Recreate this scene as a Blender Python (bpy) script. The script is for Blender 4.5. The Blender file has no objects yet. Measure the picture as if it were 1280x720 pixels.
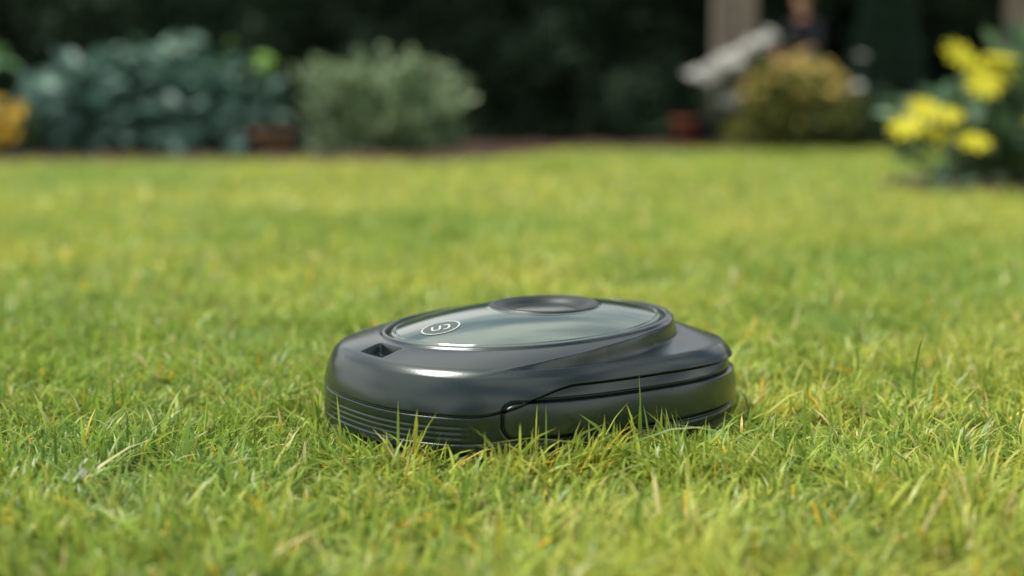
import bpy, math, numpy as np
from mathutils import Vector, Matrix
rng = np.random.default_rng(7)
scn = bpy.context.scene
scn.view_settings.view_transform = 'Standard'
scn.view_settings.look = 'None'
scn.view_settings.exposure = 0
COL = scn.collection

# ------------------------------------------------------------------ helpers
def sstep(a, b, x):
    t = np.clip((x - a) / (b - a), 0, 1)
    return t * t * (3 - 2 * t)

_grids = {}
def vnoise(x, y, scale, seed=0):
    if seed not in _grids:
        _grids[seed] = np.random.default_rng(seed + 100).random((256, 256))
    g = _grids[seed]
    X = np.asarray(x) / scale + 1000.0; Y = np.asarray(y) / scale + 1000.0
    xi = np.floor(X).astype(int); yi = np.floor(Y).astype(int)
    fx = X - xi; fy = Y - yi
    fx = fx * fx * (3 - 2 * fx); fy = fy * fy * (3 - 2 * fy)
    a = g[xi % 256, yi % 256]; b = g[(xi + 1) % 256, yi % 256]
    c = g[xi % 256, (yi + 1) % 256]; d = g[(xi + 1) % 256, (yi + 1) % 256]
    return (a * (1 - fx) + b * fx) * (1 - fy) + (c * (1 - fx) + d * fx) * fy

def make_mesh(name, verts, loops, sizes, mat=None, cols=None, smooth=True, parent=None):
    me = bpy.data.meshes.new(name)
    verts = np.asarray(verts, dtype=np.float32).reshape(-1, 3)
    loops = np.asarray(loops, dtype=np.int32).ravel()
    sizes = np.asarray(sizes, dtype=np.int32).ravel()
    me.vertices.add(len(verts)); me.vertices.foreach_set("co", verts.ravel())
    me.loops.add(len(loops)); me.loops.foreach_set("vertex_index", loops)
    me.polygons.add(len(sizes))
    starts = np.concatenate([[0], np.cumsum(sizes)[:-1]]).astype(np.int32)
    me.polygons.foreach_set("loop_start", starts)
    me.polygons.foreach_set("loop_total", sizes)
    me.polygons.foreach_set("use_smooth", np.full(len(sizes), smooth))
    me.update(calc_edges=True)
    if cols is not None:
        at = me.color_attributes.new("tint", 'FLOAT_COLOR', 'POINT')
        c = np.ones((len(verts), 4), dtype=np.float32); c[:, :3] = np.asarray(cols).reshape(-1, 3)
        at.data.foreach_set("color", c.ravel())
    ob = bpy.data.objects.new(name, me); COL.objects.link(ob)
    if mat: me.materials.append(mat)
    if parent: ob.parent = parent
    return ob

def grid_mesh(name, P, mat, closed_u=True, cap=False, parent=None, flip=False):
    """P: (nv, nu, 3), u closed"""
    nv, nu, _ = P.shape
    i = np.arange(nv - 1)[:, None]; j = np.arange(nu if closed_u else nu - 1)[None, :]
    j2 = (j + 1) % nu
    q = np.stack([i * nu + j, i * nu + j2, (i + 1) * nu + j2, (i + 1) * nu + j], -1).reshape(-1, 4)
    if flip: q = q[:, ::-1]
    loops = list(q.ravel()); sizes = [4] * len(q)
    if cap:
        last = (np.arange(nu) + (nv - 1) * nu)
        if flip: last = last[::-1]
        loops += list(last); sizes.append(nu)
    return make_mesh(name, P.reshape(-1, 3), loops, sizes, mat, parent=parent)

def new_mat(name):
    m = bpy.data.materials.new(name); m.use_nodes = True
    nt = m.node_tree
    return m, nt, nt.nodes["Principled BSDF"]

def plain(name, col, rough=0.5, spec=0.5, var=0.15, scale=20, bump=0.0, coat=0, metal=0):
    m, nt, b = new_mat(name)
    tc = nt.nodes.new("ShaderNodeTexCoord"); n = nt.nodes.new("ShaderNodeTexNoise")
    n.inputs["Scale"].default_value = scale; n.inputs["Detail"].default_value = 6
    nt.links.new(tc.outputs["Object"], n.inputs["Vector"])
    r = nt.nodes.new("ShaderNodeValToRGB")
    r.color_ramp.elements[0].position = .3; r.color_ramp.elements[1].position = .7
    r.color_ramp.elements[0].color = [c * (1 - var) for c in col] + [1]
    r.color_ramp.elements[1].color = [min(1, c * (1 + var)) for c in col] + [1]
    nt.links.new(n.outputs["Fac"], r.inputs["Fac"]); nt.links.new(r.outputs["Color"], b.inputs["Base Color"])
    b.inputs["Roughness"].default_value = rough
    b.inputs["Specular IOR Level"].default_value = spec
    b.inputs["Coat Weight"].default_value = coat
    b.inputs["Metallic"].default_value = metal
    if bump > 0:
        bp = nt.nodes.new("ShaderNodeBump"); bp.inputs["Strength"].default_value = bump
        bp.inputs["Distance"].default_value = 0.002
        n2 = nt.nodes.new("ShaderNodeTexNoise"); n2.inputs["Scale"].default_value = scale * 20
        nt.links.new(tc.outputs["Object"], n2.inputs["Vector"])
        nt.links.new(n2.outputs["Fac"], bp.inputs["Height"]); nt.links.new(bp.outputs["Normal"], b.inputs["Normal"])
    return m

def leafmat(name, trans=0.35, rough=0.5, noise=None, gain=1.0):
    m, nt, b = new_mat(name)
    at = nt.nodes.new("ShaderNodeAttribute"); at.attribute_name = "tint"
    col = at.outputs["Color"]
    if noise:
        tc = nt.nodes.new("ShaderNodeTexCoord")
        for sc, lo, hi in noise:
            n = nt.nodes.new("ShaderNodeTexNoise"); n.inputs["Scale"].default_value = sc; n.inputs["Detail"].default_value = 3
            nt.links.new(tc.outputs["Object"], n.inputs["Vector"])
            r = nt.nodes.new("ShaderNodeValToRGB")
            r.color_ramp.elements[0].position = .35; r.color_ramp.elements[1].position = .65
            r.color_ramp.elements[0].color = lo + (1,); r.color_ramp.elements[1].color = hi + (1,)
            nt.links.new(n.outputs["Fac"], r.inputs["Fac"])
            mx = nt.nodes.new("ShaderNodeMix"); mx.data_type = 'RGBA'; mx.blend_type = 'MULTIPLY'
            mx.inputs[0].default_value = 1.0
            nt.links.new(col, mx.inputs[6]); nt.links.new(r.outputs["Color"], mx.inputs[7])
            col = mx.outputs[2]
    nt.links.new(col, b.inputs["Base Color"])
    b.inputs["Roughness"].default_value = rough
    b.inputs["Specular IOR Level"].default_value = 0.35
    tr = nt.nodes.new("ShaderNodeBsdfTranslucent"); nt.links.new(col, tr.inputs["Color"])
    ms = nt.nodes.new("ShaderNodeMixShader"); ms.inputs[0].default_value = trans
    out = nt.nodes["Material Output"]
    nt.links.new(b.outputs[0], ms.inputs[1]); nt.links.new(tr.outputs[0], ms.inputs[2])
    nt.links.new(ms.outputs[0], out.inputs["Surface"])
    return m

def norm(v): return v / np.maximum(np.linalg.norm(v, axis=-1, keepdims=True), 1e-9)

LEAF_T = np.array([[0, 0, 0], [.28, .5, .06], [.3, 0, -.04], [.28, -.5, .06],
                   [.68, .38, .02], [.7, 0, -.05], [.68, -.38, .02], [1, 0, -.12]])
LEAF_F = [[0, 2, 1], [0, 3, 2], [1, 2, 5, 4], [2, 3, 6, 5], [4, 5, 7], [5, 6, 7]]
def leaf_mesh(name, pos, d, nrm, length, width, cols, mat, parent=None):
    n = len(pos); d = norm(d); s = norm(np.cross(nrm, d)); u = np.cross(d, s)
    L = np.asarray(length).reshape(-1, 1, 1) * np.ones((n, 1, 1)); W = np.asarray(width).reshape(-1, 1, 1) * np.ones((n, 1, 1))
    T = LEAF_T[None]
    V = pos[:, None] + d[:, None] * T[..., 0:1] * L + s[:, None] * T[..., 1:2] * W + u[:, None] * T[..., 2:3] * L
    k = len(LEAF_T); loops = np.concatenate([np.array(f) for f in LEAF_F]); sizes = np.array([len(f) for f in LEAF_F])
    loops = (np.arange(n)[:, None] * k + loops[None]).ravel(); sizes = np.tile(sizes, n)
    C = np.repeat(np.asarray(cols)[:, None], k, 1)
    return make_mesh(name, V, loops, sizes, mat, C, parent=parent)

def rcols(n, base, var=0.3, alt=None, p=0.2):
    c = np.array(base)[None] * (1 + var * (rng.random((n, 1)) * 2 - 1))
    if alt is not None:
        m = rng.random(n) < p
        c[m] = np.array(alt) * (1 + var * (rng.random((m.sum(), 1)) * 2 - 1))
    return np.clip(c, 0, 1)

def stems_mesh(name, segs, r, mat, parent=None):
    segs = np.asarray(segs, dtype=float); n = len(segs)
    d = norm(segs[:, 1] - segs[:, 0]); a = norm(np.cross(d, np.array([0.3, 0.5, 0.1]))); b = np.cross(d, a)
    V = []
    for e, rr in ((0, r), (1, r * .6)):
        for k in range(3):
            t = k * 2.0944; V.append(segs[:, e] + rr * (a * math.cos(t) + b * math.sin(t)))
    V = np.stack(V, 1)
    f = np.array([0, 1, 4, 3, 1, 2, 5, 4, 2, 0, 3, 5])
    loops = (np.arange(n)[:, None] * 6 + f[None]).ravel()
    return make_mesh(name, V, loops, np.full(n * 3, 4), mat, parent=parent)

def empty(name, loc=(0, 0, 0), rz=0):
    e = bpy.data.objects.new(name, None); e.empty_display_size = .1
    e.location = loc; e.rotation_euler = (0, 0, rz); COL.objects.link(e); return e

def bbox(name, lo, hi, mat, parent=None, bev=0.01):
    import bmesh
    me = bpy.data.meshes.new(name); bm = bmesh.new(); bmesh.ops.create_cube(bm, size=1)
    for v in bm.verts:
        v.co = Vector([(lo[i] + hi[i]) / 2 + v.co[i] * (hi[i] - lo[i]) for i in range(3)])
    if bev: bmesh.ops.bevel(bm, geom=bm.edges[:], offset=bev, segments=2, affect='EDGES')
    bm.to_mesh(me); bm.free(); me.materials.append(mat)
    ob = bpy.data.objects.new(name, me); COL.objects.link(ob)
    if parent: ob.parent = parent
    return ob

def lathe(name, prof, mat, loc=(0, 0, 0), parent=None, n=48):
    th = np.linspace(0, 2 * np.pi, n, endpoint=False)
    P = np.array([[[r * math.cos(t) + loc[0], r * math.sin(t) + loc[1], z + loc[2]] for t in th] for r, z in prof])
    return grid_mesh(name, P, mat, parent=parent)

# ------------------------------------------------------------------ camera
cam = bpy.data.cameras.new("camera"); co = bpy.data.objects.new("camera", cam); COL.objects.link(co)
cam.lens = 50; cam.sensor_width = 36; cam.clip_end = 1000; cam.clip_start = .05
co.location = (0, 0, .47); co.rotation_euler = (math.radians(90 - 7.33), 0, 0)
cam.dof.use_dof = True; cam.dof.focus_distance = 1.90; cam.dof.aperture_fstop = 1.45
scn.camera = co

# ------------------------------------------------------------------ light: hazy sky with broken cloud + soft sun
SUN = Vector((-.50, .05, 1.0)).normalized()
w = bpy.data.worlds.new("World"); scn.world = w; w.use_nodes = True
wn = w.node_tree
bg = wn.nodes["Background"]; sky = wn.nodes.new("ShaderNodeTexSky")
sky.sky_type = 'NISHITA'; sky.sun_disc = False
sky.sun_elevation = math.asin(SUN.z); sky.sun_rotation = math.atan2(SUN.x, SUN.y)
sky.air_density = 1.0; sky.dust_density = 6.0; sky.ozone_density = 1.0
wtc = wn.nodes.new("ShaderNodeTexCoord"); wm_ = wn.nodes.new("ShaderNodeMapping"); wm_.inputs["Scale"].default_value = (1, 1, 2.6)
wno = wn.nodes.new("ShaderNodeTexNoise"); wno.inputs["Scale"].default_value = 1.9; wno.inputs["Detail"].default_value = 5
wr = wn.nodes.new("ShaderNodeValToRGB"); wr.color_ramp.elements[0].position = .42; wr.color_ramp.elements[1].position = .58
wmx = wn.nodes.new("ShaderNodeMix"); wmx.data_type = 'RGBA'
wn.links.new(wtc.outputs["Generated"], wm_.inputs["Vector"]); wn.links.new(wm_.outputs["Vector"], wno.inputs["Vector"])
wn.links.new(wno.outputs["Fac"], wr.inputs["Fac"]); wn.links.new(wr.outputs["Color"], wmx.inputs[0])
wn.links.new(sky.outputs[0], wmx.inputs[6]); wmx.inputs[7].default_value = (10.2, 10.2, 9.8, 1)
wn.links.new(wmx.outputs[2], bg.inputs[0]); bg.inputs[1].default_value = 0.135
sl = bpy.data.lights.new("sun", 'SUN'); sl.energy = 4.9; sl.angle = math.radians(22); sl.color = (1, .97, .90)
so = bpy.data.objects.new("sun", sl); COL.objects.link(so)
so.rotation_euler = SUN.to_track_quat('Z', 'Y').to_euler()

# ------------------------------------------------------------------ ground (lawn sheet + soil)
def bed_edge(x):   # y of lawn far edge
    return 11.4 + 2.7 * sstep(-.5, .6, x)
def ground_mat():
    m, nt, b = new_mat("lawn_ground")
    tc = nt.nodes.new("ShaderNodeTexCoord")
    n = nt.nodes.new("ShaderNodeTexNoise"); n.inputs["Scale"].default_value = 60; n.inputs["Detail"].default_value = 8
    r = nt.nodes.new("ShaderNodeValToRGB")
    e = r.color_ramp.elements; e[0].position = .3; e[0].color = (.07, .090, .024, 1); e[1].position = .7; e[1].color = (.20, .27, .055, 1)
    nt.links.new(tc.outputs["Object"], n.inputs["Vector"]); nt.links.new(n.outputs["Fac"], r.inputs["Fac"])
    nt.links.new(r.outputs["Color"], b.inputs["Base Color"]); b.inputs["Roughness"].default_value = .9
    return m
make_mesh("lawn", [[-300, -100, 0], [300, -100, 0], [300, 500, 0], [-300, 500, 0]], [0, 1, 2, 3], [4], ground_mat(), smooth=False)
soil = plain("soil", (.050, .030, .022), .95, .2, .5, 8, .8)
xs = np.linspace(-14, 14, 141)
front = np.stack([xs, bed_edge(xs) + .05 * np.sin(xs * 5), np.full(141, .012)], -1)
mid = front.copy(); mid[:, 1] += .35; mid[:, 2] = .06 + .02 * np.sin(xs * 9)
back = np.stack([xs, np.full(141, 19.0), np.full(141, .06)], -1)
grid_mesh("garden_soil_bed", np.stack([front, mid, back]), soil, closed_u=False)
th = np.linspace(0, 2 * np.pi, 60, endpoint=False)
P = np.stack([np.stack([3.45 + r * 1.35 * np.cos(th), 8.2 + r * .95 * np.sin(th), np.full(60, z)], -1) for r, z in ((1, .01), (.9, .05), (.5, .07), (.02, .08))])
grid_mesh("garden_soil_bed", P, soil)

# ------------------------------------------------------------------ robot mower
MW = (.032, 2.06); MROT = math.radians(35)
A, B, NP = .304, .256, 2.45
def plan_r(t): return (np.abs(np.cos(t) / A) ** NP + np.abs(np.sin(t) / B) ** NP) ** (-1 / NP)
mower = empty("robot_lawn_mower", (MW[0], MW[1], 0), MROT)

def plastic(name, col, rough, coat=0.0, coatr=.1, spec=.5, bump=.05, tint=(.84, .97, .92, 1)):
    m = plain(name, col, rough, spec, .12, 14, bump, coat)
    pb = m.node_tree.nodes["Principled BSDF"]
    pb.inputs["Coat Roughness"].default_value = coatr
    pb.inputs["Specular Tint"].default_value = tint
    nt = m.node_tree; tc = [n for n in nt.nodes if n.type == 'TEX_COORD'][0]
    n = nt.nodes.new("ShaderNodeTexNoise"); n.inputs["Scale"].default_value = 9; n.inputs["Detail"].default_value = 8
    mr = nt.nodes.new("ShaderNodeMapRange"); mr.inputs["To Min"].default_value = rough * .8; mr.inputs["To Max"].default_value = rough * 1.25
    nt.links.new(tc.outputs["Object"], n.inputs["Vector"]); nt.links.new(n.outputs["Fac"], mr.inputs["Value"])
    nt.links.new(mr.outputs["Result"], nt.nodes["Principled BSDF"].inputs["Roughness"])
    return m
m_body = plastic("mower_shell_plastic", (.0050, .0115, .0115), .24, spec=.65, coat=.2, coatr=.12)
m_lid = plastic("mower_lid_gloss", (.042, .066, .052), .08, spec=1.0, bump=0, tint=(.88, 1, .92, 1))
m_lid.node_tree.nodes["Principled BSDF"].inputs["IOR"].default_value = 1.75
m_ring = plastic("mower_ring_gloss", (.012, .018, .016), .15, spec=.7, bump=0)
m_dark = plastic("mower_dark_trim", (.004, .007, .007), .35)
m_logo = plastic("mower_logo_print", (.42, .48, .45), .4)
m_logo_disc = plastic("mower_logo_badge", (.030, .046, .038), .3)

NU = 1100
th = np.linspace(-np.pi, np.pi, NU, endpoint=False)
R = plan_r(th)
tf = np.degrees(np.abs(np.pi - np.abs(th)))          # 0 at nose (-x), 180 tail
px, py = R * np.cos(th), R * np.sin(th)
thh = np.radians(np.linspace(0, 180, 2000)); rr = plan_r(np.pi - thh); cx, cy = -rr * np.cos(thh), rr * np.sin(thh)
arc = np.concatenate([[0], np.cumsum(np.hypot(np.diff(cx), np.diff(cy)))])
U = np.interp(np.radians(tf), thh, arc); uf = lambda deg: np.interp(math.radians(deg), thh, arc)
zs = .123 - .009 * sstep(90, 180, tf)
zh = .076 + .036 * sstep(38, 68, tf) - .009 * sstep(100, 180, tf)
def groove(x, c, w): return np.exp(-((x - c) / w) ** 4)
LA, LB = .211, .176; LX = -.012
def LZ(x): return .157 + .010 * np.clip((x - LX) / LA, -1, 1)
lr = (np.abs(np.cos(th) / LA) ** 2 + np.abs(np.sin(th) / LB) ** 2) ** -.5
lx, ly = LX + lr * np.cos(th), lr * np.sin(th)
INS = .016
rows = []
zb = .030
for k in np.linspace(0, 1, 130):
    z = zb + (zs - zb) * k
    d = INS * k ** 3.4 + 0 * tf
    side = sstep(36, 44, tf)
    below = 1 - sstep(-.0012, .0012, z - zh)
    d = d + below * (.0012 + .0085 * side)
    d = d + .003 * groove(z, zh - .0005, .0018)
    rib = 1 - sstep(34, 39, tf)
    for c in (.048, .055, .062): d = d + rib * .0007 * groove(z, c, .0018)
    uc, hw = (uf(46) + uf(158)) / 2, (uf(158) - uf(46)) / 2
    ztop = .094 - .002 * sstep(90, 170, tf); zbot = .046
    zc = (ztop + zbot) / 2; hh = (ztop - zbot) / 2; rad = .018
    qx = np.abs(U - uc) - hw + rad; qz = np.abs(z - zc) - hh + rad
    sd = np.hypot(np.maximum(qx, 0), np.maximum(qz, 0)) + np.minimum(np.maximum(qx, qz), 0) - rad
    d = d + .0045 * groove(sd, 0, .0018) - .0045 * (1 - sstep(-.004, 0, sd))
    d = d + .0018 * groove(z, .040, .0014)
    s = 1 - d / R
    rows.append(np.stack([px * s, py * s, z], -1))
for t in np.concatenate([np.linspace(1, .85, 26)[1:], np.linspace(.85, .1, 105)[1:], np.linspace(.1, 0, 26)[1:]]):
    s = 1 - INS / R
    X = lx + (px * s - lx) * t; Y = ly + (py * s - ly) * t
    lz = LZ(lx)
    zz = lz - (lz - zs - .006) * t ** 1.30 - .006 * np.clip((t - .82) / .18, 0, 1) ** 2.2
    tc_ = np.interp(tf, [0, 34, 46, 62, 85, 115, 145, 180], [1.2, 1.0, .88, .62, .38, .20, .15, .14])
    D = .021 * sstep(34, 74, tf) * (1 - .45 * sstep(140, 175, tf))
    a = sstep(0, .07, t - tc_); b = np.clip((t - tc_) / np.maximum(.88 - tc_, .02), 0, 1)
    zz = zz - D * a * (1 - b) ** .75
    zz = zz + .0018 * sstep(34, 56, tf) * groove(t, tc_, .035)
    nm = (1 - sstep(.0270, .0300, np.abs(Y))) * (X < 0) * sstep(.28, .33, t) * (1 - sstep(.74, .78, t))
    zz = zz - .016 * nm
    zz = zz + .0028 * groove(t, .085, .05) - .007 * (1 - sstep(.0, .035, t))
    rows.append(np.stack([X, Y, zz], -1))
rows.append(np.stack([LX + (lx - LX) * .95, ly * .95, rows[-1][:, 2] - .006], -1))
grid_mesh("hull_shell", np.stack(rows), m_body, cap=True, parent=mower)

P = []
for s, z in ((.2, .022), (.9, .022), (.950, .030), (.950, .06)):
    P.append(np.stack([px * s, py * s, np.full(NU, z)], -1))
grid_mesh("chassis", np.stack(P), m_dark, parent=mower)

BC = (.014, -.006); BR = .076
def lid_z(x, y):
    q = np.sqrt(((x - LX) / LA) ** 2 + (y / LB) ** 2)
    z = LZ(x) - .001 + .026 * (1 - np.clip(q, 0, 1) ** 2.3)
    r = np.hypot(x - BC[0], y - BC[1])
    z = z + .0026 * np.exp(-((r - BR) / .0050) ** 4)
    z = z - .010 * (1 - sstep(BR - .024, BR - .005, r))
    z = z - .0015 * groove(q, .955, .006)
    z = z - .006 * sstep(.975, 1.0, q)
    return z
P = []
n2 = 360; t2 = np.linspace(0, 2 * np.pi, n2, endpoint=False)
ex, ey = LX + LA * .993 * np.cos(t2), LB * .993 * np.sin(t2)
bx, by = BC[0] + (BR + .007) * np.cos(t2), BC[1] + (BR + .007) * np.sin(t2)
for k in np.concatenate([np.linspace(0, .12, 26), np.linspace(.12, 1, 50)[1:]]):
    x = ex + (bx - ex) * k; y = ey + (by - ey) * k; P.append(np.stack([x, y, lid_z(x, y)], -1))
for rr_ in np.linspace(BR + .007, .002, 70)[1:]:
    x = BC[0] + rr_ * np.cos(t2); y = BC[1] + rr_ * np.sin(t2); P.append(np.stack([x, y, lid_z(x, y)], -1))
grid_mesh("lid_cover", np.stack(P), m_lid, cap=True, parent=mower)
P = []
for r_, dz in ((.046, .0008), (.044, .0022), (.030, .0028), (.002, .0030)):
    x = BC[0] + r_ * np.cos(t2); y = BC[1] + r_ * np.sin(t2)
    P.append(np.stack([x, y, lid_z(x, y) + dz], -1))
grid_mesh("stop_button", np.stack(P), m_ring, cap=True, parent=mower)
P = []
for r_ in np.linspace(BR + .006, BR - .030, 26):
    x = BC[0] + r_ * np.cos(t2); y = BC[1] + r_ * np.sin(t2); P.append(np.stack([x, y, lid_z(x, y) + .0006 - (.002 if r_ > BR + .0055 else 0)], -1))
grid_mesh("button_ring", np.stack(P), m_dark, parent=mower)
def ribbon(name, pts, wid, mat, closed, h=.0009):
    pts = np.array(pts); n = len(pts)
    tan = (np.roll(pts, -1, 0) - np.roll(pts, 1, 0)) if closed else np.gradient(pts, axis=0)
    tan = norm(tan); nn = np.stack([-tan[:, 1], tan[:, 0]], -1)
    a = pts + nn * wid / 2; b = pts - nn * wid / 2
    P = np.stack([np.stack([c[:, 0], c[:, 1], lid_z(c[:, 0], c[:, 1]) + h], -1) for c in (a, b)])
    return grid_mesh(name, P, mat, closed_u=closed, parent=mower)
LC = np.array([-.166, -.008]); tt = np.linspace(0, 2 * np.pi, 64, endpoint=False)
P = []
for r_ in (.0268, .018, .009, .0005):
    x = LC[0] + r_ * np.cos(tt); y = LC[1] + r_ * np.sin(tt); P.append(np.stack([x, y, lid_z(x, y) + .0005], -1))
grid_mesh("logo_badge", np.stack(P), m_logo_disc, cap=True, parent=mower)
ribbon("logo_ring", LC + .0262 * np.stack([np.cos(tt), np.sin(tt)], -1), .0020, m_logo, True)
def rotp(p, a): c, s = math.cos(a), math.sin(a); p = np.array(p); return p @ np.array([[c, s], [-s, c]])
ga = -MROT
u1 = [(-.012, .008), (-.012, -.004), (-.010, -.009), (-.006, -.010), (-.002, -.009), (-.001, -.004), (-.001, .008)]
ribbon("logo_glyph", LC + rotp(u1, ga), .0028, m_logo, False)
u2 = [(.004, .008), (.009, .008), (.012, .004), (.012, -.005), (.009, -.010), (.004, -.010)]
ribbon("logo_glyph_b", LC + rotp(u2, ga), .0028, m_logo, False)
for yy in (-.165, .165):
    prof = [(.001, -.02), (.04, -.02), (.046, -.016), (.05, -.010), (.05, .010), (.046, .016), (.04, .02), (.001, .02)]
    tw = np.linspace(0, 2 * np.pi, 72, endpoint=False)
    P = np.array([[[.11 + (r + (.003 if (i // 2) % 2 and r > .045 else 0)) * math.cos(t), yy + z, .052 + (r + (.003 if (i // 2) % 2 and r > .045 else 0)) * math.sin(t)] for i, t in enumerate(tw)] for r, z in prof])
    grid_mesh("drive_wheel", P, m_dark, parent=mower)
P = np.array([[[-.2 + r * math.cos(t), z, .026 + r * math.sin(t)] for t in np.linspace(0, 2 * np.pi, 32, endpoint=False)] for r, z in ((.001, -.012), (.022, -.012), (.026, 0), (.022, .012), (.001, .012))])
grid_mesh("caster_wheel", P, m_dark, parent=mower)

# ------------------------------------------------------------------ grass
def mower_rel(x, y):
    dx, dy = x - MW[0], y - MW[1]; c, s = math.cos(-MROT), math.sin(-MROT)
    X, Y = dx * c - dy * s, dx * s + dy * c
    return np.hypot(X, Y) - plan_r(np.arctan2(Y, X))
Vs, Cs = [], []
def add_blades(n, y0, y1, hm, wm, margin=.6, flat=.0, bright=1.0, xy=None):
    if xy is None:
        y = np.sqrt(rng.random(n) * (y1 ** 2 - y0 ** 2) + y0 ** 2)
        x = (rng.random(n) * 2 - 1) * (.37 * y + margin)
    else: x, y = xy
    cl = vnoise(x, y, .035, 1); cl2 = vnoise(x, y, .16, 2); cl3 = vnoise(x, y, .9, 3)
    keep = (rng.random(len(x)) < .10 + 1.25 * cl) & (mower_rel(x, y) > -.008) & (y < bed_edge(x) + .06) & ~(((x - 3.45) / 1.3) ** 2 + ((y - 8.2) / .9) ** 2 < 1)
    x, y, cl, cl2, cl3 = x[keep], y[keep], cl[keep], cl2[keep], cl3[keep]; n = len(x)
    mr = mower_rel(x, y)
    L = hm * np.exp(rng.normal(0, .32, n)) * (.36 + .8 * cl + .62 * cl2) * (.80 + .20 * sstep(0, .12, mr))
    lean = np.clip(rng.normal(.66, .34, n), .05, 1.5) + flat
    az = vnoise(x, y, .10, 4) * 11 + rng.normal(0, 1.2, n)
    D = np.stack([np.cos(az), np.sin(az)], -1)
    sa = az + np.pi / 2 + rng.normal(0, .6, n); S = np.stack([np.cos(sa), np.sin(sa), rng.normal(0, .25, n)], -1)
    W = wm * (.5 + 1.0 * rng.random(n))
    V = np.zeros((n, 7, 3))
    kk = 0
    for t, wt in ((0, .7), (.4, 1.0), (.75, .72), (1, 0)):
        h = L * lean * t ** 1.7; zz = L * t * (1 - .42 * np.minimum(lean, 1.45) * t)
        c = np.stack([x + D[:, 0] * h, y + D[:, 1] * h, zz - .001], -1)
        if wt > 0:
            V[:, kk] = c + S * (W * wt / 2)[:, None]; V[:, kk + 1] = c - S * (W * wt / 2)[:, None]; kk += 2
        else: V[:, kk] = c
    base = np.array([.29, .43, .072]); yel = np.array([.56, .57, .11]); dk = np.array([.085, .23, .05]); straw = np.array([.64, .54, .28]); gold = np.array([.76, .48, .04])
    f = np.clip(.24 + 1.6 * (vnoise(x, y, .35, 5) * .35 + vnoise(x, y, 1.3, 6) * .65 - .38) + rng.normal(0, .22, n), 0, 1)[:, None]
    C = base * (1 - f) + yel * f
    g = (rng.random(n) < .12 + .34 * (1 - cl2))[:, None]; C = np.where(g, dk * .65 + C * .35, C)
    r = rng.random(n)
    C = np.where((r < .045)[:, None], straw, C); C = np.where(((r > .045) & (r < .068))[:, None], gold, C)
    C = C * (bright * (.68 + .56 * rng.random(n)))[:, None]
    C = np.repeat(C[:, None], 7, 1)
    C[:, 6] = C[:, 6] * .7 + yel * .35
    C[:, 0:2] = C[:, 0:2] * .8 + np.array([.28, .32, .12]) * .2
    Vs.append(V); Cs.append(np.clip(C, 0, .9))
add_blades(250000, 1.05, 3.3, .035, .0036)
add_blades(60000, 1.05, 3.3, .020, .0042, flat=.3)
add_blades(110000, 3.3, 6.2, .036, .0055, margin=.9)
add_blades(120000, 6.2, 15.4, .040, .012, margin=1.5)
aa = rng.uniform(0, 2 * np.pi, 1300); r0 = plan_r(aa) + np.abs(rng.normal(0, .03, 1300)) + .006
Xl, Yl = r0 * np.cos(aa), r0 * np.sin(aa); c, s = math.cos(MROT), math.sin(MROT)
add_blades(0, 0, 0, .052, .0038, xy=(MW[0] + Xl * c - Yl * s, MW[1] + Xl * s + Yl * c))
add_blades(5000, 1.05, 3.3, .050, .0040)
V = np.concatenate(Vs); C = np.concatenate(Cs); n = len(V)
f = np.array([0, 1, 3, 2, 2, 3, 5, 4, 4, 5, 6]); loops = (np.arange(n)[:, None] * 7 + f[None]).ravel()
m_grass = leafmat("grass_blade", .42, .34, noise=[(.55, (.80, .86, .8), (1.18, 1.10, 1.05)), (2.6, (.82, .9, .85), (1.12, 1.06, 1.0))])
make_mesh("lawn_grass", V, loops, np.tile([4, 4, 3], n), m_grass, C)

# ------------------------------------------------------------------ hedge
m_leaf = leafmat("foliage", .25, .55)
m_leaf_glossy = leafmat("broad_leaf", .2, .55)
m_stem = plain("stem", (.06, .09, .03), .7)
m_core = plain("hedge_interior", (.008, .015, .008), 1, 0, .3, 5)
hedge = empty("hedge")
n = 60000
x = rng.uniform(-11, 11, n); z = rng.uniform(0.0, 2.7, n)
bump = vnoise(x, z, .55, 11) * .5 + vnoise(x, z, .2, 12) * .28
yy = 16.4 - bump + rng.random(n) * .12
pos = np.stack([x, yy, z], -1)
d = np.stack([rng.normal(0, 1, n), rng.normal(-.5, .6, n), rng.normal(-.1, .8, n)], -1)
nr = np.stack([rng.normal(0, .6, n), rng.normal(-.7, .5, n), rng.normal(.8, .5, n)], -1)
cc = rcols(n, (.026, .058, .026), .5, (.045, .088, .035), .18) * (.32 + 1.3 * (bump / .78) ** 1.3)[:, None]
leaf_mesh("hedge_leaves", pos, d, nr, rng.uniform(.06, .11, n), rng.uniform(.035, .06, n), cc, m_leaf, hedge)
n = 9000
pos = np.stack([rng.uniform(-11, 11, n), rng.uniform(15.9, 17.0, n), 2.62 + rng.random(n) * .16], -1)
leaf_mesh("hedge_top_leaves", pos, rng.normal(0, 1, (n, 3)), rng.normal(0, .4, (n, 3)) + [0, 0, 1], rng.uniform(.06, .1, n), .05, rcols(n, (.03, .055, .02), .4), m_leaf, hedge)
bbox("hedge_interior", (-11, 16.3, 0), (11, 17.0, 2.64), m_core, hedge, 0)

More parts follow.
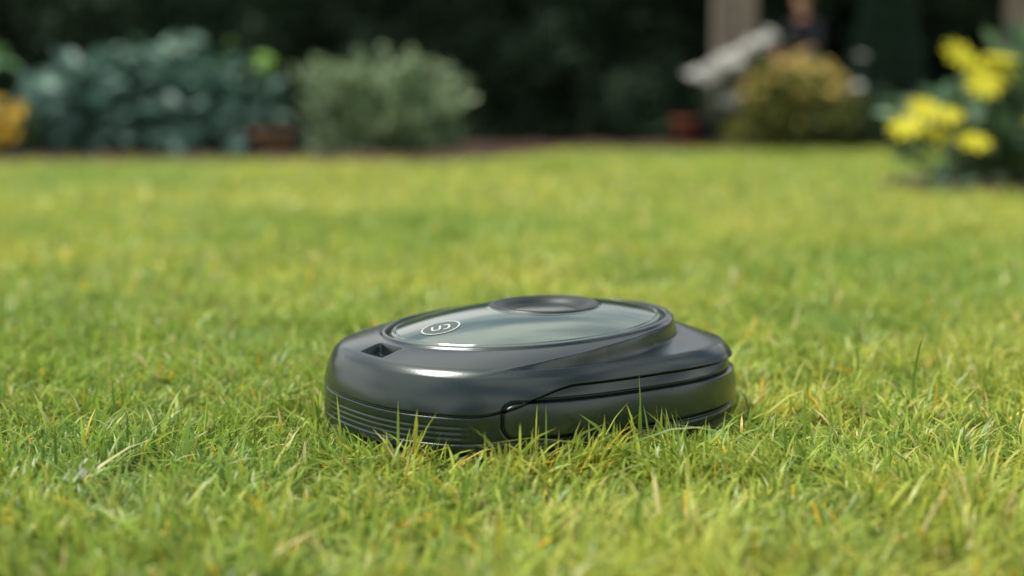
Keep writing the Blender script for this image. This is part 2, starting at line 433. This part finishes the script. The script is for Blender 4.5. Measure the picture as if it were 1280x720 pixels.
# ------------------------------------------------------------------ shrubs
def dome_shrub(name, c, rx, ry, h, n, L, W, base, alt=None, p=.2, up=.3, mat=None, var=.35, lumps=1.0, droop=.0, stems=40, shell=.35):
    e = empty(name, c)
    ph = rng.uniform(0, 2 * np.pi, n); ct = rng.random(n) ** .8
    st = np.sqrt(1 - ct ** 2)
    rr = 1 - shell * rng.random(n) ** 1.5
    lump = 1 + lumps * (.30 * (vnoise(ph * 3, ct * 6, 1.0, int(abs(c[0]) * 10) + 20) - .5) + .25 * (vnoise(ph * 6, ct * 12, 1.0, 31) - .5))
    q = np.stack([st * np.cos(ph), st * np.sin(ph), ct], -1)
    pos = q * (rr * lump)[:, None] * np.array([rx, ry, h])
    d = norm(q + rng.normal(0, .45, (n, 3)) + [0, 0, up]); d[:, 2] -= droop
    nr = norm(q * .6 + [0, 0, .9] + rng.normal(0, .35, (n, 3)))
    cc = rcols(n, base, var, alt, p)
    leaf_mesh("leaves", pos, d, nr, L * rng.uniform(.6, 1.2, n), W * rng.uniform(.6, 1.2, n), cc, mat or m_leaf, e)
    k = stems; idx = rng.integers(0, n, k)
    segs = np.stack([np.stack([rng.normal(0, rx * .12, k), rng.normal(0, ry * .12, k), np.zeros(k)], -1), pos[idx]], 1)
    stems_mesh("stems", segs, .008, m_stem, e)
    return e, pos
def Px(px_, d): return (px_ - 640) / 1778 * d

dome_shrub("hosta_plant", (Px(130, 12.7), 12.65, .03), .80, .55, .72, 400, .25, .19, (.078, .158, .135), (.12, .21, .17), .3, .1, m_leaf_glossy, .45, 1.2, .45, 80, .45)
dome_shrub("hosta_plant", (Px(245, 12.5), 12.8, .03), .80, .55, .76, 440, .25, .19, (.075, .152, .125), (.12, .21, .15), .3, .15, m_leaf_glossy, .45, 1.2, .45, 80, .45)
dome_shrub("hosta_plant", (Px(275, 12.2), 12.25, .03), .45, .35, .36, 170, .22, .16, (.07, .14, .12), (.11, .19, .16), .3, .1, m_leaf_glossy, .45, 1, .45, 40, .45)
e = empty("tall_leafy_plant", (Px(200, 13), 13.1, .03))
tips = []
for (a, b) in ((30, 75), (55, 110), (185, 66), (215, 58), (245, 50), (285, 78), (330, 74), (345, 100), (160, 92), (260, 96), (120, 100)):
    tips.append([Px(a, 13.1) - Px(200, 13), rng.uniform(-.3, .1), .47 + (130 - b) / 1778 * 13.1 - .03])
tips = np.array(tips); base = np.stack([tips[:, 0] * .6, tips[:, 1], np.zeros(len(tips))], -1)
stems_mesh("stems", np.stack([base, tips], 1), .012, m_stem, e)
pp = np.repeat(tips, 4, 0) + rng.normal(0, .06, (len(tips) * 4, 3)); n = len(pp)
d = np.stack([rng.normal(0, 1, n), rng.normal(-.4, .6, n), rng.normal(-.1, .3, n)], -1)
cc = rcols(n, (.08, .165, .11), .3); cc[20:28] = [.16, .31, .04]; cc[0:4] = [.11, .24, .09]
leaf_mesh("leaves", pp, d, rng.normal(0, .4, (n, 3)) + [0, -.6, .8], .22, .15, cc, m_leaf_glossy, e)

e, pos = dome_shrub("variegated_shrub", (Px(480, 12.7), 12.7, .03), .66, .5, .64, 1500, .13, .055, (.14, .235, .11), (.34, .43, .25), .35, .6, None, .45, 1.8, .0, 70, .6)
segs, lp, ld = [], [], []
for i in range(38):
    a = rng.uniform(-1.0, 1.0); b = rng.uniform(-.4, .4)
    tip = np.array([a * .80, b, .48 + .46 * rng.random() * (1 - .45 * abs(a)) + (.10 if abs(a) < .8 else 0)])
    st0 = np.array([a * .2, b * .3, 0]); segs.append([st0, tip])
    for k in range(16):
        t = .55 + .45 * k / 15; lp.append(st0 + (tip - st0) * t); ld.append([math.cos(k * 2.4), math.sin(k * 2.4), .6])
stems_mesh("shoots", segs, .006, m_stem, e)
n = len(lp); leaf_mesh("shoot_leaves", np.array(lp), np.array(ld), rng.normal(0, .3, (n, 3)) + [0, 0, 1], .12, .055, rcols(n, (.19, .29, .15), .3, (.40, .48, .30), .35), m_leaf, e)

def flower_heads(name, pts, r, col, mat_l, e, petals=14, facing=(0, -.6, .8)):
    pp, dd, nn = [], [], []
    for p in pts:
        f = norm(np.array(facing) + rng.normal(0, .25, 3)); a = norm(np.cross(f, [0.1, 1, .2])); b = np.cross(f, a)
        for ring, k in ((1.0, petals), (.6, petals // 2)):
            for i in range(k):
                t = 2 * np.pi * i / k + ring; dv = a * math.cos(t) + b * math.sin(t) + f * (.25 + .6 * (1 - ring))
                pp.append(p); dd.append(dv * ring); nn.append(f)
    n = len(pp); dd = np.array(dd); L = r * np.linalg.norm(dd, axis=1)
    return leaf_mesh(name, np.array(pp), dd, np.array(nn), L, L * .42, rcols(n, col, .18), mat_l, e)
m_petal = leafmat("petal", .3, .6)
e, _ = dome_shrub("yellow_orange_flower_plant", (Px(-12, 11.7), 12.0, .02), .33, .3, .46, 500, .10, .04, (.05, .10, .03))
flower_heads("blossoms", [np.array([rng.uniform(-.1, .27), -.3 + rng.uniform(-.05, .1), rng.uniform(.12, .54)]) for _ in range(28)], .055, (.64, .41, .02), m_petal, e)

# one small faded clover flower low in the grass
e = empty("clover_flower")
hd = np.array([[-.52, 1.69, .026]])
stems_mesh("stalk", np.stack([hd * [1, 1, 0], hd], 1), .0008, m_stem, e)
flower_heads("head", np.repeat(hd, 2, 0) + rng.normal(0, .002, (2, 3)), .008, (.36, .30, .38), m_petal, e, 12)

m_terra = plain("terracotta", (.16, .054, .034), .85, .2, .25, 12, .3)
m_terra2 = plain("aged_terracotta", (.15, .085, .055), .9, .2, .35, 10, .3)
def pot(name, c, r, h, mat):
    e = empty(name, c)
    prof = [(r * .02, .0), (r * .68, 0), (r * .70, h * .03), (r * .90, h * .78), (r * 1.0, h * .79), (r * 1.02, h * .98), (r * .98, h), (r * .88, h * .99), (r * .84, h * .88), (r * .02, h * .86)]
    lathe("pot_body", prof, mat, parent=e); return e
pot("terracotta_bowl", (Px(343, 12.0), 12.0, .02), .19, .24, m_terra2)
pot("terracotta_pot", (Px(858, 15.0), 15.05, .03), .17, .30, m_terra)
m_slate = plain("dark_glaze", (.015, .022, .030), .4, .5, .3, 8)
pot("dark_planter", (Px(893, 14.9), 14.95, .03), .15, .34, m_slate)

m_wood = plain("weathered_timber", (.19, .16, .13), .85, .2, .25, 6, .6)
pg = empty("pergola", (0, 0, 0))
def post(nm, x, y, w_, h):
    bbox(nm, (x - w_ / 2, y - w_ / 2, .10), (x + w_ / 2, y + w_ / 2, h), m_wood, pg, .02)
    bbox(nm + "_base", (x - w_ / 2 - .04, y - w_ / 2 - .04, 0), (x + w_ / 2 + .04, y + w_ / 2 + .04, .10), m_slate, pg, .01)
post("post_1", Px(914, 15.45), 15.45, .42, 2.45); post("post_2", Px(1272, 15.45), 15.45, .34, 2.45)
bbox("beam_front", (1.8, 15.35, 2.453), (6.2, 15.53, 2.66), m_wood, pg, .015)
for i in range(7):
    xx = 2.0 + i * .62; bbox("rafter_%d" % (i + 1), (xx - .04, 14.9, 2.663), (xx + .04, 17.3, 2.80), m_wood, pg, .008)

e, _ = dome_shrub("yellow_flowering_bush", (Px(995, 14.5), 14.6, .03), .68, .5, .84, 2600, .11, .05, (.125, .155, .042), (.25, .24, .065), .35, .3, None, .5, 1.5)
k = 110; ph = rng.uniform(0, 6.28, k); rr = np.sqrt(rng.random(k)) * .95
flower_heads("blossoms", [np.array([.62 * r_ * math.cos(a), .45 * r_ * math.sin(a), .86 * math.sqrt(max(0, 1 - .8 * r_ ** 2)) + rng.uniform(-.02, .10)]) for a, r_ in zip(ph, rr)], .055, (.56, .42, .11), m_petal, e, 9)
dome_shrub("boxwood_bush", (Px(1098, 14.3), 14.6, .03), .42, .4, .52, 3000, .05, .03, (.042, .088, .048), (.055, .11, .055), .3)
dome_shrub("boxwood_bush", (Px(1160, 14.3), 14.7, .03), .40, .4, .45, 2600, .05, .03, (.038, .08, .042), (.055, .10, .05), .3)
e = empty("conifer_shrub", (Px(1105, 15.5), 15.6, .03)); n = 5000
h_ = rng.random(n) ** .8 * 2.3; a_ = rng.uniform(0, 2 * np.pi, n); r_ = (.46 * (1 - h_ / 2.5) + .06) * (.7 + .35 * vnoise(a_ * 2, h_ * 5, 1, 41))
q = np.stack([np.cos(a_), np.sin(a_), 0 * a_], -1)
leaf_mesh("foliage_sprays", np.stack([r_ * np.cos(a_), r_ * .6 * np.sin(a_), h_], -1), q + rng.normal(0, .3, (n, 3)) + [0, 0, .8], q + rng.normal(0, .4, (n, 3)), .11, .03, rcols(n, (.045, .09, .065), .45), m_leaf, e)
stems_mesh("trunk", [[[0, 0, 0], [0, 0, 2.2]]], .05, m_stem, e)

e = empty("white_flowering_plant", (Px(915, 14.6), 14.7, .03))
pts = []
for i in range(24):
    t = i / 23; pts.append([Px(876 + 86 * t, 14.6) - Px(915, 14.6) + rng.normal(0, .025), rng.normal(0, .05), .47 + (130 - (98 - 50 * t)) / 1778 * 14.6 + rng.normal(0, .05)])
for i in range(6): pts.append([Px(914, 14.6) - Px(915, 14.6) + rng.normal(0, .05), -.05, .46 + rng.normal(0, .04)])
for i in range(5): pts.append([Px(866, 14.6) - Px(915, 14.6) + rng.normal(0, .03), -.05, .74 + rng.normal(0, .03)])
for i in range(2): pts.append([Px(1068, 14.6) - Px(915, 14.6) + rng.normal(0, .02), -.1, .93 - .3 * i])
pts = np.array(pts)
flower_heads("blossoms", pts, .072, (.62, .62, .58), m_petal, e, 9)
root = np.stack([np.where(pts[:, 0] > .6, pts[:, 0] - .05, pts[:, 0] * .25), pts[:, 1], 0 * pts[:, 0]], -1)
stems_mesh("stems", np.stack([root, pts], 1), .006, m_stem, e)
n = 160; ii = rng.integers(0, len(pts), n); tt_ = rng.uniform(.2, .9, n)[:, None]
lp = root[ii] + (pts[ii] - root[ii]) * tt_
leaf_mesh("leaves", lp, rng.normal(0, 1, (n, 3)), rng.normal(0, .4, (n, 3)) + [0, 0, 1], .12, .05, rcols(n, (.04, .08, .04), .3), m_leaf, e)

e, _ = dome_shrub("yellow_lily_plant", (3.04, 8.05, .05), .80, .55, .70, 900, .18, .10, (.085, .16, .09), (.165, .26, .155), .35, .3, m_leaf_glossy, .45, 1.4, .15, 90, .65)
fl = []
for (a, b, dd_) in ((1130, 160, 7.6), (1150, 138, 7.5), (1178, 146, 7.5), (1165, 168, 7.5), (1190, 70, 7.7), (1212, 88, 7.7), (1238, 94, 7.7), (1242, 76, 7.7), (1222, 108, 7.6), (1275, 95, 7.8), (1292, 110, 7.8), (1213, 178, 7.4), (1320, 90, 7.8), (1300, 150, 7.6)):
    fl.append([Px(a, dd_) - 3.04, dd_ - 8.05, .47 + (130 - b) / 1778 * dd_ - .05])
fl = np.array(fl)
flower_heads("blossoms", fl, .108, (.64, .60, .03), m_petal, e, 9)
stems_mesh("flower_stems", np.stack([fl * [.4, .4, 0], fl], 1), .008, m_stem, e)

# ------------------------------------------------------------------ person
m_skin = plain("skin", (.42, .22, .15), .55, .4, .08, 10)
m_shirt = plain("dark_shirt", (.018, .020, .026), .85, .2, .25, 8, .3)
m_trous = plain("dark_trousers", (.03, .032, .04), .9, .2, .25, 8, .3)
m_hair = plain("brown_hair", (.05, .022, .012), .6, .4, .3, 40)
m_shoe = plain("boot", (.03, .02, .015), .6)
m_eye = plain("eye", (.02, .015, .012), .2)
person = empty("person", (Px(1003, 15.1), 15.15, .06), math.radians(-35))
def skinned(name, verts, edges, radii, mats, matfn, root=0, sub=2, parent=None):
    me = bpy.data.meshes.new(name); me.from_pydata(verts, edges, [])
    ob = bpy.data.objects.new(name + "_tmp", me); COL.objects.link(ob)
    sk = ob.modifiers.new("s", 'SKIN'); sk.use_smooth_shade = True
    for i, r in enumerate(radii):
        me.skin_vertices[0].data[i].radius = (r, r) if not isinstance(r, tuple) else r
        me.skin_vertices[0].data[i].use_root = (i == root)
    sb = ob.modifiers.new("b", 'SUBSURF'); sb.levels = sub; sb.render_levels = sub
    dg = bpy.context.evaluated_depsgraph_get(); m2 = bpy.data.meshes.new_from_object(ob.evaluated_get(dg))
    bpy.data.objects.remove(ob)
    m2.materials.clear()
    for m in mats: m2.materials.append(m)
    for p in m2.polygons: p.material_index = matfn(p.center); p.use_smooth = True
    o2 = bpy.data.objects.new(name, m2); COL.objects.link(o2); o2.parent = parent
    print(name, len(m2.polygons)); return o2
bv = [(0, 0, .82), (0, -.01, .98), (0, -.04, 1.12), (0, -.06, 1.24), (0, -.075, 1.32), (0, -.09, 1.38),
      (-.085, 0, .78), (-.10, -.03, .43), (-.10, .02, .08), (-.10, -.12, .03),
      (.085, 0, .78), (.10, -.06, .43), (.10, -.02, .08), (.10, -.16, .03),
      (-.16, -.06, 1.23), (-.21, -.12, 1.00), (-.15, -.33, .93),
      (.16, -.06, 1.23), (.21, -.14, 1.00), (.14, -.35, .96)]
be = [(0, 1), (1, 2), (2, 3), (3, 4), (4, 5), (0, 6), (6, 7), (7, 8), (8, 9), (0, 10), (10, 11), (11, 12), (12, 13), (3, 14), (14, 15), (15, 16), (3, 17), (17, 18), (18, 19)]
br = [(.14, .10), (.125, .09), (.14, .10), (.12, .085), .05, .048, .085, .058, .042, .035, .085, .058, .042, .035, .058, .043, .028, .058, .043, .028]
def bm_(c):
    if c.z > 1.30: return 0
    if c.y < -.25 and c.z > .8: return 0
    if c.z > .86: return 1
    if c.z > .10: return 2
    return 3
skinned("body", bv, be, br, [m_skin, m_shirt, m_trous, m_shoe], bm_, 0, 2, person)
for sx, wr in ((-1, (-.15, -.33, .93)), (1, (.14, -.35, .96))):
    hv = [wr, (wr[0], wr[1] - .05, wr[2] - .01), (wr[0], wr[1] - .085, wr[2] - .015)]; he = [(0, 1), (1, 2)]; hr = [.026, (.036, .018), (.036, .016)]
    for k, ln in enumerate((.065, .075, .07, .055)):
        ox = (k - 1.5) * .02; b0 = len(hv)
        hv += [(wr[0] + ox, wr[1] - .095, wr[2] - .018), (wr[0] + ox * 1.1, wr[1] - .095 - ln * .5, wr[2] - .028), (wr[0] + ox * 1.1, wr[1] - .095 - ln * .85, wr[2] - .055)]
        he += [(2, b0), (b0, b0 + 1), (b0 + 1, b0 + 2)]; hr += [.0095, .009, .0075]
    b0 = len(hv); hv += [(wr[0] - sx * .035, wr[1] - .05, wr[2] - .02), (wr[0] - sx * .055, wr[1] - .08, wr[2] - .035)]
    he += [(1, b0), (b0, b0 + 1)]; hr += [.011, .009]
    skinned("hand", hv, he, hr, [m_skin], lambda c: 0, 0, 1, person)
HC = np.array([0, -.115, 1.465])
u = np.linspace(0, 2 * np.pi, 48, endpoint=False); v = np.linspace(.02, np.pi - .02, 40)
P = []
for vv in v:
    zz = math.cos(vv); rr = math.sin(vv)
    x = .074 * rr * np.cos(u) * (1 - .18 * max(0, -zz)); y = .093 * rr * np.sin(u); z = .112 * zz + 0 * u
    nose = np.exp(-((x / .012) ** 2)) * math.exp(-((zz + .12) / .16) ** 2) * (np.sin(u) < -.2)
    y = y - .022 * nose
    eye = np.exp(-(((np.abs(x) - .03) / .014) ** 2)) * math.exp(-((zz - .05) / .1) ** 2) * (np.sin(u) < -.2)
    y = y + .008 * eye
    P.append(np.stack([x, y, z], -1) + HC)
grid_mesh("head", np.stack(P), m_skin, parent=person, flip=True)
P = []
for vv in np.linspace(.02, 2.1, 26):
    zz = math.cos(vv); rr = math.sin(vv); front_ = (np.sin(u) < -.15)
    k = np.where(front_ & (zz < .45), .93, 1.09)
    P.append(np.stack([.074 * rr * np.cos(u) * k, .093 * rr * np.sin(u) * k + .006, .116 * zz * np.where(k > 1, 1.06, .98)], -1) + HC)
grid_mesh("hair", np.stack(P), m_hair, parent=person, flip=True)
for sx in (-1, 1):
    for nm, c_, r_, mm in (("eye", (sx * .03, -.083, .005), (.011, .007, .007), m_eye), ("ear", (sx * .075, .005, -.005), (.010, .018, .03), m_skin)):
        P = np.array([[[HC[0] + c_[0] + r_[0] * math.sin(a) * math.cos(b), HC[1] + c_[1] + r_[1] * math.sin(a) * math.sin(b), HC[2] + c_[2] + r_[2] * math.cos(a)] for b in np.linspace(0, 6.283, 16, endpoint=False)] for a in np.linspace(.05, 3.09, 10)])
        grid_mesh(nm, P, mm, parent=person, flip=True)
P = np.array([[[HC[0] + .024 * math.sin(a) * math.cos(b), HC[1] - .083 + .008 * math.sin(a) * math.sin(b), HC[2] - .05 + .006 * math.cos(a)] for b in np.linspace(0, 6.283, 16, endpoint=False)] for a in np.linspace(.05, 3.09, 10)])
grid_mesh("mouth", P, plain("lips", (.35, .10, .09), .5), parent=person, flip=True)
